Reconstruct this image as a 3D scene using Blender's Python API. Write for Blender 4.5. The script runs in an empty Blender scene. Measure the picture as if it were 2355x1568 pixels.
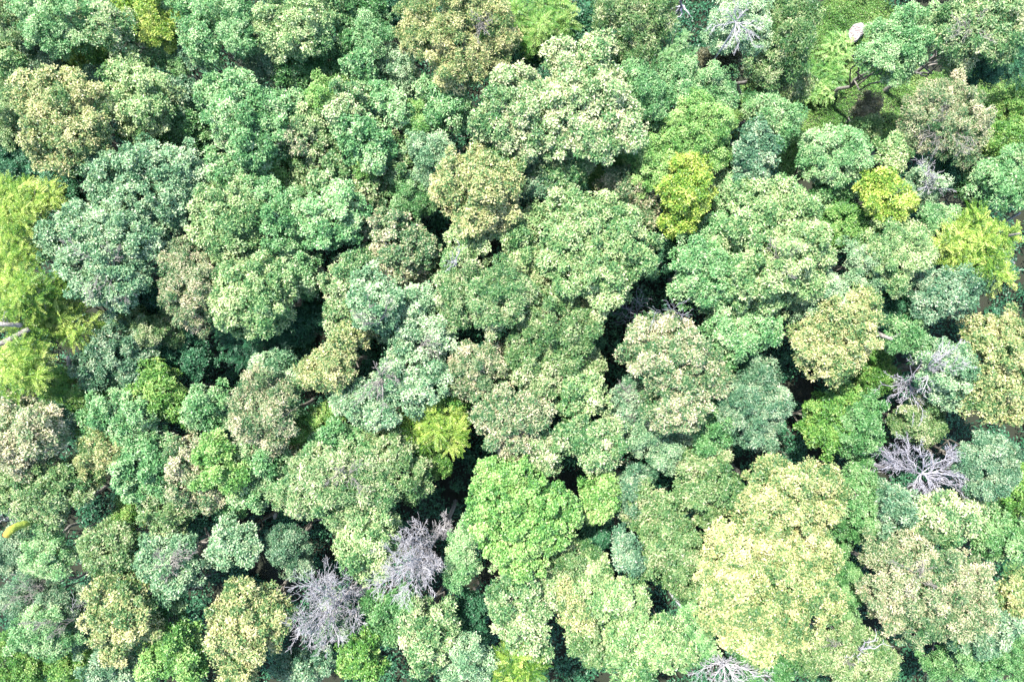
import bpy, math, random
import numpy as np
from mathutils import Vector

# ---------------------------------------------------------------- camera, sky, sun, exposure
S = bpy.context.scene
COL = S.collection
H = 62.0                                   # flying height of the camera above the forest floor
cam_d = bpy.data.cameras.new('camera')
cam_d.sensor_width = 36.0
cam_d.lens = 24.0                          # frame width = 1.5 x distance
cam_d.clip_start = 0.5
cam_d.clip_end = 2000.0
cam = bpy.data.objects.new('camera', cam_d)
cam.location = (0, 0, H)
cam.rotation_euler = (0, 0, 0)             # straight down
COL.objects.link(cam)
S.camera = cam

SUN_EL, SUN_AZ = 61.0, -38.0               # azimuth: clockwise from +Y (top of the picture)
world = bpy.data.worlds.new('World')
S.world = world
world.use_nodes = True
wn = world.node_tree
wn.nodes.clear()
sky = wn.nodes.new('ShaderNodeTexSky')
sky.sky_type = 'NISHITA'
sky.sun_disc = False
sky.sun_elevation = math.radians(SUN_EL)
sky.sun_rotation = math.radians(SUN_AZ)
bg = wn.nodes.new('ShaderNodeBackground')
bg.inputs['Strength'].default_value = 0.125
wo = wn.nodes.new('ShaderNodeOutputWorld')
wn.links.new(sky.outputs[0], bg.inputs[0])
wn.links.new(bg.outputs[0], wo.inputs[0])

sl = bpy.data.lights.new('sun', 'SUN')
sl.energy = 3.4
sl.angle = math.radians(0.6)
sl.color = (1.0, 0.96, 0.88)
sun = bpy.data.objects.new('sun', sl)
az, el = math.radians(SUN_AZ), math.radians(SUN_EL)
sdir = Vector((math.sin(az) * math.cos(el), math.cos(az) * math.cos(el), math.sin(el)))
sun.rotation_euler = sdir.to_track_quat('Z', 'Y').to_euler()
sun.location = sdir * 150
COL.objects.link(sun)

S.view_settings.view_transform = 'Standard'
S.view_settings.look = 'None'
S.view_settings.exposure = 2.15
S.view_settings.gamma = 1.0
S.cycles.max_bounces = 5
S.cycles.diffuse_bounces = 3
S.cycles.glossy_bounces = 2
S.cycles.transmission_bounces = 3
S.cycles.caustics_reflective = False
S.cycles.caustics_refractive = False

# ---------------------------------------------------------------- helpers
rng = np.random.default_rng(11)
R = random.Random(5)


def W(z):
    return 1.5 * (H - z)


def at(x, y, z):
    """the point at height z above the floor whose place on the map sheet (2355 x 1568) is x, y"""
    k = W(z) / 2355.0
    return np.array([(x - 1177.5) * k, -(y - 784.0) * k, z])


def new_mat(name):
    m = bpy.data.materials.new(name)
    m.use_nodes = True
    m.node_tree.nodes.clear()
    return m, m.node_tree.nodes, m.node_tree.links


def leaf_mat(name, stops, rough=0.42, trans=0.27, spec=0.45):
    m, N, L = new_mat(name)
    a = N.new('ShaderNodeAttribute'); a.attribute_name = 'tint'
    cr = N.new('ShaderNodeValToRGB')
    el_ = cr.color_ramp.elements
    n = len(stops)
    while len(el_) < n:
        el_.new(0.5)
    for i, c in enumerate(stops):
        el_[i].position = c[3] if len(c) > 3 else i / (n - 1)
        el_[i].color = (c[0], c[1], c[2], 1)
    L.new(a.outputs['Fac'], cr.inputs[0])
    p = N.new('ShaderNodeBsdfPrincipled')
    p.inputs['Roughness'].default_value = rough
    p.inputs['Specular IOR Level'].default_value = spec
    L.new(cr.outputs[0], p.inputs['Base Color'])
    t = N.new('ShaderNodeBsdfTranslucent')
    mul = N.new('ShaderNodeMix'); mul.data_type = 'RGBA'; mul.blend_type = 'MULTIPLY'
    mul.inputs[0].default_value = 1.0
    mul.inputs[7].default_value = (1.0, 1.15, 0.55, 1)
    L.new(cr.outputs[0], mul.inputs[6]); L.new(mul.outputs[2], t.inputs[0])
    mx = N.new('ShaderNodeMixShader'); mx.inputs[0].default_value = trans
    o = N.new('ShaderNodeOutputMaterial')
    L.new(p.outputs[0], mx.inputs[1]); L.new(t.outputs[0], mx.inputs[2]); L.new(mx.outputs[0], o.inputs[0])
    return m


def bark_mat(name, c1, c2, scale=6.0, rough=0.85):
    m, N, L = new_mat(name)
    tc = N.new('ShaderNodeTexCoord')
    n = N.new('ShaderNodeTexNoise'); n.inputs['Scale'].default_value = scale; n.inputs['Detail'].default_value = 6
    L.new(tc.outputs['Object'], n.inputs['Vector'])
    cr = N.new('ShaderNodeValToRGB')
    cr.color_ramp.elements[0].position = .35; cr.color_ramp.elements[0].color = (*c1, 1)
    cr.color_ramp.elements[1].position = .65; cr.color_ramp.elements[1].color = (*c2, 1)
    L.new(n.outputs[0], cr.inputs[0])
    p = N.new('ShaderNodeBsdfPrincipled'); p.inputs['Roughness'].default_value = rough
    p.inputs['Specular IOR Level'].default_value = 0.2
    L.new(cr.outputs[0], p.inputs['Base Color'])
    b = N.new('ShaderNodeBump'); b.inputs['Strength'].default_value = .5; b.inputs['Distance'].default_value = .02
    L.new(n.outputs[0], b.inputs['Height']); L.new(b.outputs[0], p.inputs['Normal'])
    o = N.new('ShaderNodeOutputMaterial'); L.new(p.outputs[0], o.inputs[0])
    return m


# palettes: main body colours, then paler young leaves, seed wings and painted-in cream highlights
PAL = {
    'mint': [(.028, .105, .032), (.090, .245, .080), (.20, .37, .15, .56), (.45, .53, .30)],
    'lime': [(.028, .11, .022), (.100, .255, .052), (.21, .37, .10, .58), (.43, .53, .22)],
    'blue': [(.028, .095, .042), (.105, .235, .110), (.23, .36, .19, .54), (.50, .57, .37)],
    'silver': [(.022, .080, .038), (.075, .18, .090), (.15, .26, .145, .60), (.40, .46, .30)],
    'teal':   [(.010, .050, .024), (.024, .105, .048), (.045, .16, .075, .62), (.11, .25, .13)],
    'green': [(.020, .085, .022), (.060, .18, .050), (.13, .28, .095, .60), (.30, .41, .20)],
    'vivid': [(.022, .095, .014), (.075, .20, .034), (.15, .30, .062, .60), (.34, .43, .14)],
    'cream':  [(.025, .095, .030), (.085, .21, .070), (.25, .35, .15, .60), (.58, .56, .36)],
    'pink':   [(.028, .090, .032), (.085, .185, .070), (.26, .30, .15, .58), (.62, .52, .37)],
    'gold': [(.030, .105, .028), (.120, .215, .070), (.31, .335, .135, .58), (.60, .53, .29)],
    'lemon': [(.030, .115, .034), (.115, .24, .080), (.26, .37, .15, .57), (.54, .57, .32)],
    'bright': [(.050, .14, .015), (.15, .28, .035), (.32, .41, .07, .58), (.55, .56, .17)],
    'olive':  [(.026, .090, .025), (.080, .18, .055), (.18, .27, .10, .62), (.46, .46, .27)],
    'larch': [(.028, .100, .012), (.100, .22, .024), (.26, .37, .06, .60), (.50, .56, .17)],
    'brown':  [(.045, .055, .028), (.09, .10, .055), (.16, .165, .09), (.28, .24, .16)],
}
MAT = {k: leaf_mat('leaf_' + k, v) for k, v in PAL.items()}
BARK = bark_mat('bark_grey', (.10, .09, .075), (.24, .22, .19))
PALEBARK = bark_mat('bark_pale', (.13, .115, .10), (.28, .26, .235), 9)
DEADWHITE = bark_mat('dead_wood_white', (.24, .225, .23), (.44, .42, .43), 7)
DEADLILAC = bark_mat('dead_wood_lilac', (.22, .21, .24), (.42, .41, .45), 7)
DEADBROWN = bark_mat('dead_wood_brown', (.12, .10, .085), (.27, .23, .20), 7)


def mesh_obj(name, V, F, mat, parent=None, tint=None, smooth=False):
    """V: n x 3 array, F: m x 4 array of quads"""
    me = bpy.data.meshes.new(name)
    V = np.ascontiguousarray(V, dtype=np.float32); F = np.ascontiguousarray(F, dtype=np.int32)
    me.vertices.add(len(V)); me.vertices.foreach_set('co', V.ravel())
    me.loops.add(F.size); me.loops.foreach_set('vertex_index', F.ravel())
    me.polygons.add(len(F))
    me.polygons.foreach_set('loop_start', np.arange(0, F.size, F.shape[1], dtype=np.int32))
    if smooth:
        me.polygons.foreach_set('use_smooth', np.ones(len(F), dtype=bool))
    else:
        me.polygons.foreach_set('use_smooth', np.zeros(len(F), dtype=bool))
    me.update(calc_edges=True)
    if tint is not None:
        at_ = me.attributes.new('tint', 'FLOAT', 'POINT')
        at_.data.foreach_set('value', np.ascontiguousarray(tint, dtype=np.float32))
    me.materials.append(mat)
    o = bpy.data.objects.new(name, me)
    COL.objects.link(o)
    if parent is not None:
        o.parent = parent
    return o


def thing(name, label, cat, loc=(0, 0, 0), group=None):
    o = bpy.data.objects.new(name, None)
    o.empty_display_size = .5
    o.location = tuple(float(v) for v in loc)
    COL.objects.link(o)
    o['label'] = label; o['category'] = cat
    if group:
        o['group'] = group
    return o


def unit(v):
    return v / np.maximum(np.linalg.norm(v, axis=-1, keepdims=True), 1e-9)


def leaf_quads(P, D, N, L, Wd, tint):
    """one folded four-cornered leaf per row; P stem point, D direction, N face normal"""
    D = unit(D)
    Sd = unit(np.cross(D, N)); N = unit(np.cross(Sd, D))
    L = L[:, None]; Wd = Wd[:, None]
    a = P; c = P + D * L
    m = P + D * L * .48 + N * Wd * .18
    b = m + Sd * Wd * .5; d = m - Sd * Wd * .5
    V = np.stack([a, b, c - N * L * .12, d], axis=1).reshape(-1, 3)
    F = np.arange(len(V), dtype=np.int32).reshape(-1, 4)
    return V, F, np.repeat(tint, 4)


class Tubes:
    """tapered limbs collected into one mesh"""
    def __init__(self):
        self.V = []; self.F = []; self.n = 0

    def add(self, pts, rad, sides=5):
        pts = np.asarray(pts, float); rad = np.asarray(rad, float)
        T = np.gradient(pts, axis=0); T = unit(T)
        ref = np.where(np.abs(T[:, 2:3]) > .9, np.array([[1., 0, 0]]), np.array([[0, 0, 1.]]))
        A = unit(np.cross(T, ref)); B = np.cross(T, A)
        for i in range(1, len(A)):
            if np.dot(A[i], A[i - 1]) < 0:
                A[i] = -A[i]; B[i] = -B[i]
        th = np.linspace(0, 2 * np.pi, sides, endpoint=False)
        ring = pts[:, None, :] + rad[:, None, None] * (np.cos(th)[None, :, None] * A[:, None, :] + np.sin(th)[None, :, None] * B[:, None, :])
        n = len(pts)
        self.V.append(ring.reshape(-1, 3))
        i = np.arange(n - 1)[:, None] * sides; j = np.arange(sides)[None, :]; j2 = (j + 1) % sides
        F = np.stack([i + j, i + j2, i + sides + j2, i + sides + j], axis=-1).reshape(-1, 4) + self.n
        self.F.append(F); self.n += n * sides

    def build(self, name, mat, parent=None, off=None):
        V = np.concatenate(self.V)
        if off is not None:
            V = V - off
        return mesh_obj(name, V, np.concatenate(self.F), mat, parent, smooth=True)


def curve(a, b, n=5, bend=.12, up=0.0):
    a = np.asarray(a, float); b = np.asarray(b, float)
    t = np.linspace(0, 1, n)[:, None]
    L = np.linalg.norm(b - a)
    off = rng.normal(size=(1, 3)) * bend * L
    p = a + (b - a) * t + off * np.sin(t * np.pi) + np.array([[0, 0, 1.]]) * up * L * np.sin(t * np.pi)
    p[1:-1] += rng.normal(size=(n - 2, 3)) * .035 * L
    return p


# leaf habit: (leaf length, width, leaves per sprig, sprigs per clump, clump radius)
HABIT = {
    'oak':    (.225, .105, 7, 18, .46),
    'narrow': (.26, .075, 8, 17, .46),
    'fine':   (.155, .075, 8, 24, .44),
    'round':  (.17, .150, 6, 20, .43),
    'frond':  (.20, .050, 20, 8, .62),
    'fern':   (.13, .045, 20, 6, .50),
}


def foliage(C, lobe_id, habit, out, size=1.0, sparse=1.0, nlobes=1):
    """leaves for the clump centres C; out: outward direction of each clump"""
    l, w, k, ns, cr = HABIT[habit]
    l *= size; w *= size
    ns = max(3, int(round(ns * sparse)))
    n = len(C)
    lob_t = rng.random(nlobes)[lobe_id]
    cl_t = rng.random(n)
    crv = cr * rng.uniform(.55, 1.45, n)
    # sprig origins: on the clump's upper outer shell
    d = rng.normal(size=(n, ns, 3)); d[..., 2] = np.abs(d[..., 2]) * .9 - .15
    d = unit(d + out[:, None, :] * .55)
    rr = crv[:, None, None] * rng.uniform(.5, 1.08, (n, ns, 1)) ** .55
    if habit in ('frond', 'fern'):
        rr = rr * .3
    sp = C[:, None, :] + d * rr * np.array([1, 1, .75])
    sp_t = rng.random((n, ns))
    spf = sp.reshape(-1, 3); df = d.reshape(-1, 3); m = len(spf)
    base_t = (.22 * lob_t[:, None] + .46 * cl_t[:, None] + .32 * sp_t).reshape(-1)
    if habit in ('frond', 'fern'):
        ax = unit(df * np.array([1, 1, .35]) + rng.normal(size=(m, 3)) * .25)
        ax[:, 2] -= .12
        ax = unit(ax)
        nrm = unit(np.array([0, 0, 1.]) + rng.normal(size=(m, 3)) * .25)
        side = unit(np.cross(ax, nrm))
        half = k // 2
        fl = (.95 if habit == 'frond' else .7) * size * rng.uniform(.7, 1.2, m)
        t = (np.arange(k) // 2 + .5) / half
        sg = np.where(np.arange(k) % 2 == 0, 1., -1.)
        P = spf[:, None, :] + ax[:, None, :] * (fl[:, None] * t[None, :])[..., None]
        P[..., 2] -= (.22 * fl[:, None] * t[None, :] ** 2)
        D = ax[:, None, :] * .75 + side[:, None, :] * sg[None, :, None] + rng.normal(size=(m, k, 3)) * .12
        N = np.repeat(nrm[:, None, :], k, 1) + rng.normal(size=(m, k, 3)) * .22
        L = l * (1.25 - .75 * t)[None, :] * rng.uniform(.8, 1.2, (m, k))
        Wd = w * rng.uniform(.8, 1.3, (m, k))
        tint = base_t[:, None] * .75 + .25 * rng.random((m, k))
    else:
        # rosette of leaves round the sprig tip
        up = unit(df * .9 + np.array([0, 0, .75]) + rng.normal(size=(m, 3)) * .38)
        r0 = unit(np.cross(up, rng.normal(size=(m, 3)))); r1 = np.cross(up, r0)
        ph = rng.uniform(0, 6.283, (m, 1)) + np.arange(k)[None, :] * 6.283 / k + rng.normal(size=(m, k)) * .35
        rad = np.cos(ph)[..., None] * r0[:, None, :] + np.sin(ph)[..., None] * r1[:, None, :]
        lift = rng.uniform(-.25, .75, (m, k, 1))
        D = rad + up[:, None, :] * lift
        N = up[:, None, :] - rad * lift + rng.normal(size=(m, k, 3)) * .3
        P = spf[:, None, :] + rad * rng.uniform(0, .10, (m, k, 1)) * size + up[:, None, :] * rng.uniform(-.14, .06, (m, k, 1)) * size
        L = l * rng.uniform(.65, 1.15, (m, k)); Wd = w * rng.uniform(.7, 1.2, (m, k))
        tint = base_t[:, None] * .64 + .36 * rng.random((m, k))
    tint = np.clip((tint - .5) * 1.75 + .50, 0, 1)
    return leaf_quads(P.reshape(-1, 3), D.reshape(-1, 3), N.reshape(-1, 3), L.ravel(), Wd.ravel(), tint.ravel())


COUNT = [0]


def level(z):
    """the canopy is fairly level: the tallest crowns stand only a few metres over the rest"""
    return 13 + (z - 13) * (.6 if z > 13 else .92)



def make_tree(name, label, cat, pal, habit, top, lobes, size=1.0, sparse=1.0, group=None, bark=None, boughs=(), solid=1.0, shift=0.0, trunk=True):
    L = np.array(lobes, float)
    top = level(top)
    cx = np.average(L[:, 0], weights=L[:, 2] ** 2); cy = np.average(L[:, 1], weights=L[:, 2] ** 2)
    Rp = max(np.hypot(L[:, 0] - cx, L[:, 1] - cy).max() + L[:, 2].mean() * .6, 1)
    lob = []
    kk = W(top - 1.5) / 2355.0
    for x, y, r in L:
        rm = r * kk * 1.18
        d = math.hypot(x - cx, y - cy) / Rp
        zt = top - (min(Rp * kk * .75, 2.6)) * d * d + R.uniform(-.45, .45)
        vs = rm * .85 + .25
        p = at(x, y, zt - vs * .75)
        lob.append((p[0], p[1], zt - vs, rm, vs))
    lob = np.array(lob)
    base = at(cx, cy, top - 2.0); base[2] = 0
    t = thing(name, label, cat, base, group)
    # clumps of twigs over each lobe
    cr = HABIT[habit][4]
    Cs, Os, Is = [], [], []
    for i, (x, y, z, rm, vs) in enumerate(lob):
        n = int(solid * 6.3 * rm * (rm * .55 + vs * .5) / (cr * cr * 2.25)) + 4
        d = rng.normal(size=(n, 3)); d = unit(d)
        d[:, 2] = np.where(d[:, 2] < -.35, -d[:, 2], d[:, 2])
        d = unit(d)
        # uneven outline: low-frequency bulges of the lobe
        a = np.arctan2(d[:, 1], d[:, 0])
        ph1, ph2 = R.uniform(0, 6.3), R.uniform(0, 6.3)
        bul = 1 + .12 * np.sin(3 * a + ph1) + .10 * np.sin(5 * a + ph2 + 4 * d[:, 2]) + .06 * np.sin(9 * a + ph1 - 5 * d[:, 2])
        sc = (rng.uniform(.60, 1.12, n) * bul)[:, None]
        stray = rng.random(n) < .10
        sc[stray] *= 1.18
        C = np.array([x, y, z]) + d * sc * np.array([max(rm - cr * .45, rm * .5), max(rm - cr * .45, rm * .5), vs])
        keep = np.ones(n, bool)
        for j, (x2, y2, z2, r2, v2) in enumerate(lob):
            if j != i:
                q = (C - np.array([x2, y2, z2])) / np.array([r2, r2, v2])
                keep &= (q ** 2).sum(1) > .50
        keep &= C[:, 2] > .4
        Cs.append(C[keep]); Os.append(d[keep]); Is.append(np.full(keep.sum(), i))
        # a looser inner layer, so that light through the crown is broken up
        m = max(2, n // 4)
        d2 = unit(rng.normal(size=(m, 3)))
        Cs.append(np.array([x, y, z]) + d2 * rng.uniform(.15, .6, (m, 1)) * np.array([rm, rm, vs])); Os.append(d2); Is.append(np.full(m, i))
    C = np.concatenate(Cs); O = np.concatenate(Os); I = np.concatenate(Is)
    V, F, T = foliage(C, I, habit, O, size, sparse, len(lob))
    if shift:
        T = np.clip(T + shift, 0, 1)
    COUNT[0] += len(F)
    mesh_obj('crown', V - base, F, MAT[pal], t, T)
    bark = bark or BARK
    if trunk:
        tb = Tubes()
        fork = np.array([base[0] + R.uniform(-.4, .4), base[1] + R.uniform(-.4, .4), max(1.2, (top - 3.2) * .62)])
        r0 = .03 + .007 * top + .012 * len(lob) ** .5
        tp = curve((base[0], base[1], -.3), fork, 6, .02)
        tb.add(tp, np.linspace(r0 * 1.25, r0 * .75, 6), 8)
        for (x, y, z, rm, vs) in lob:
            c = np.array([x, y, z + vs * .1])
            s0 = tp[R.choice([3, 4, 5])]
            b = curve(s0, c, 6, .05, -.04)
            tb.add(b, np.linspace(r0 * .5, .045, 6), 6)
            for q in range(5):
                dd = unit(rng.normal(size=3)); dd[2] = abs(dd[2])
                e = np.array([x, y, z]) + dd * np.array([rm, rm, vs]) * R.uniform(.75, 1.08)
                tb.add(curve(b[R.choice([4, 5])], e, 5, .08), np.linspace(.04, .009, 5), 4)
        tb.build('trunk', bark, t, base)
    for bsp in boughs:
        (sx, sy, sz), ends, rad, bmat = bsp
        for e in ends:
            tb = Tubes()
            grow_limb(tb, at(sx, sy, level(sz)), at(e[0], e[1], level(e[2]) + .25), rad, 2, 9)
            tb.build('bare_branch', bmat, t, base)
    return t


def grow_limb(tb, a, b, rad, level, kids, thin=.010, twl=.42, jit=.06):
    """a wooden limb from a to b with side branches that branch again"""
    L = np.linalg.norm(b - a)
    n = 7
    p = curve(a, b, n, jit, .06)
    r = np.linspace(rad, max(thin, rad * .22), n)
    tb.add(p, r, 6 if rad > .05 else 4)
    if level <= 0:
        return
    main = unit(b - a)
    for q in range(kids):
        t = R.uniform(.10, .97)
        i = min(int(t * (n - 1)), n - 2); f = t * (n - 1) - i
        s = p[i] * (1 - f) + p[i + 1] * f
        d = unit(rng.normal(size=3))
        d = unit(d - main * np.dot(d, main) * .7)
        d = unit(d * .75 + main * .9 + np.array([0, 0, .12]))
        ln = L * twl * (1.15 - t * .6) * R.uniform(.6, 1.25)
        grow_limb(tb, s, s + d * ln, max(thin, r[i] * .5), level - 1, max(3, int(kids * .6)), thin, twl, jit)


def dead_tree(name, label, base, trunk_pts, ends, r0, mat, kids=9, level=3, thin=.012, rad=.06, twl=.42, group=None, cat='dead tree'):
    b = at(*base)
    t = thing(name, label, cat, b, group)
    tb = Tubes()
    P = [b - np.array([0, 0, .3])] + [at(*q) for q in trunk_pts]
    P = np.array(P)
    # smooth the trunk
    tt = np.linspace(0, len(P) - 1, 5 * (len(P) - 1) + 1)
    Q = np.stack([np.interp(tt, np.arange(len(P)), P[:, k]) for k in range(3)], 1)
    Q[1:-1] = (Q[:-2] + Q[1:-1] * 2 + Q[2:]) / 4
    Q[1:-1] += rng.normal(size=(len(Q) - 2, 3)) * .035
    tb.add(Q, np.linspace(r0, rad * 1.2, len(Q)), 8)
    tb.build('trunk', mat, t, b)
    for e in ends:
        s = Q[-1 if len(e) < 4 else max(0, int(e[3] * (len(Q) - 1)))]
        br = Tubes()
        grow_limb(br, s, at(*e[:3]), rad, level - 1, kids, thin, twl)
        br.build('branch', mat, t, b)
    return t


# bare white boughs that show through or above some crowns: (fork), [ends], radius, bark
BOUGHS = {
    'pale mint crown with a web of white limbs at its heart': ((385, 1305, 14.2), [(355, 1302, 15.4), (372, 1325, 15.2), (398, 1270, 15.4), (415, 1300, 15.4), (360, 1262, 15.5), (430, 1262, 15.3), (385, 1345, 15), (405, 1325, 15.2), (440, 1275, 15.1)], .05, PALEBARK),
    'large pale teal crown with bare white boughs along its lower edge': ((880, 865, 16), [(822, 928, 17.2), (835, 905, 17.2), (895, 818, 17.4), (860, 835, 17.4), (920, 875, 17.6), (880, 945, 16.8), (855, 915, 17)], .05, PALEBARK),
    'white-limbed pale mint crown, upper of the three left of centre': ((870, 745, 17), [(812, 715, 18.5), (835, 740, 18.4), (892, 690, 18.5), (845, 685, 18.6)], .05, PALEBARK),
    'teal-green crown left of centre whose edge meets a black hole': ((960, 800, 13.5), [(1000, 790, 15.2), (1008, 818, 14), (1002, 830, 13), (985, 775, 15.6)], .05, PALEBARK),
    'lower and paler of the two blue-green giants, with white twigs at its foot': ((262, 600, 15.5), [(205, 690, 15.5), (225, 668, 15.5), (275, 700, 14.5), (292, 692, 14.5), (245, 560, 17.2), (275, 575, 17), (150, 575, 16.6)], .045, PALEBARK),
    'teal crown with bleached bare branches, right of the bright yellow small one': ((2135, 432, 11), [(2108, 376, 13.2), (2155, 402, 13), (2112, 433, 13), (2190, 436, 12), (2145, 412, 13.2), (2128, 400, 13.2)], .055, DEADWHITE),
    'whitish mint crown overlaid with white dead twigs, left of the yellow-olive one': ((2130, 850, 13), [(2210, 780, 16), (2188, 800, 16), (2205, 818, 16), (2225, 838, 15.6), (2120, 905, 14), (2175, 835, 16), (2150, 815, 15.8)], .05, DEADWHITE),
    'sparse peach-flecked crown beside the clearing, its white twigs showing': ((2175, 300, 12.5), [(2120, 320, 14.6), (2205, 350, 14.4), (2240, 330, 14.2), (2150, 345, 14), (2165, 250, 15.2)], .035, PALEBARK),
    'large golden crown cut by the top edge of the view': ((1110, 60, 16.5), [(1135, 45, 18.3), (1120, 75, 18.3), (1085, 35, 18.4), (1098, 95, 18.2)], .04, PALEBARK),
    'narrow grey-teal crown with crooked white twigs left of the pinkish cream one': ((1450, 930, 10.5), [(1425, 880, 12.3), (1440, 900, 12.3), (1458, 960, 12), (1445, 885, 12)], .035, PALEBARK),
    'sparse silver crown near the left edge, with long pale stems': ((120, 1345, 10), [(20, 1340, 12.5), (50, 1320, 12.5), (0, 1395, 12.3), (75, 1375, 12.5)], .03, PALEBARK),
    'mint crown with thin grey stems in the lower left corner area': ((170, 1425, 12), [(80, 1450, 14.2), (60, 1425, 14.2), (110, 1470, 14.2)], .03, PALEBARK),
    'whitish cream wide crown of the lower left middle': ((800, 1090, 15.5), [(775, 1075, 17.2), (830, 1140, 17), (745, 1110, 17.2), (840, 1065, 17)], .035, PALEBARK),
    'green crown with broken white stubs at the bottom edge': ((1930, 1500, 12), [(1900, 1480, 14.1), (1960, 1530, 14.1)], .035, PALEBARK),
    'beige-flecked crown with white twigs in the top right corner': ((2240, 70, 14.5), [(2200, 40, 16.2), (2280, 95, 16), (2260, 30, 16.3), (2180, 75, 15.8)], .035, PALEBARK),
    'giant pale lemon-mint crown, the widest one in the right half': ((1790, 600, 17.5), [(1770, 560, 19.1), (1820, 640, 19), (1840, 570, 19.1)], .035, PALEBARK),
    'wide airy pale crown with peach flecks in the bottom right quarter': ((2110, 1330, 15.5), [(2060, 1290, 17.1), (2120, 1290, 17.2), (2090, 1370, 17.1), (2150, 1350, 17.2)], .035, PALEBARK),
}

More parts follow.
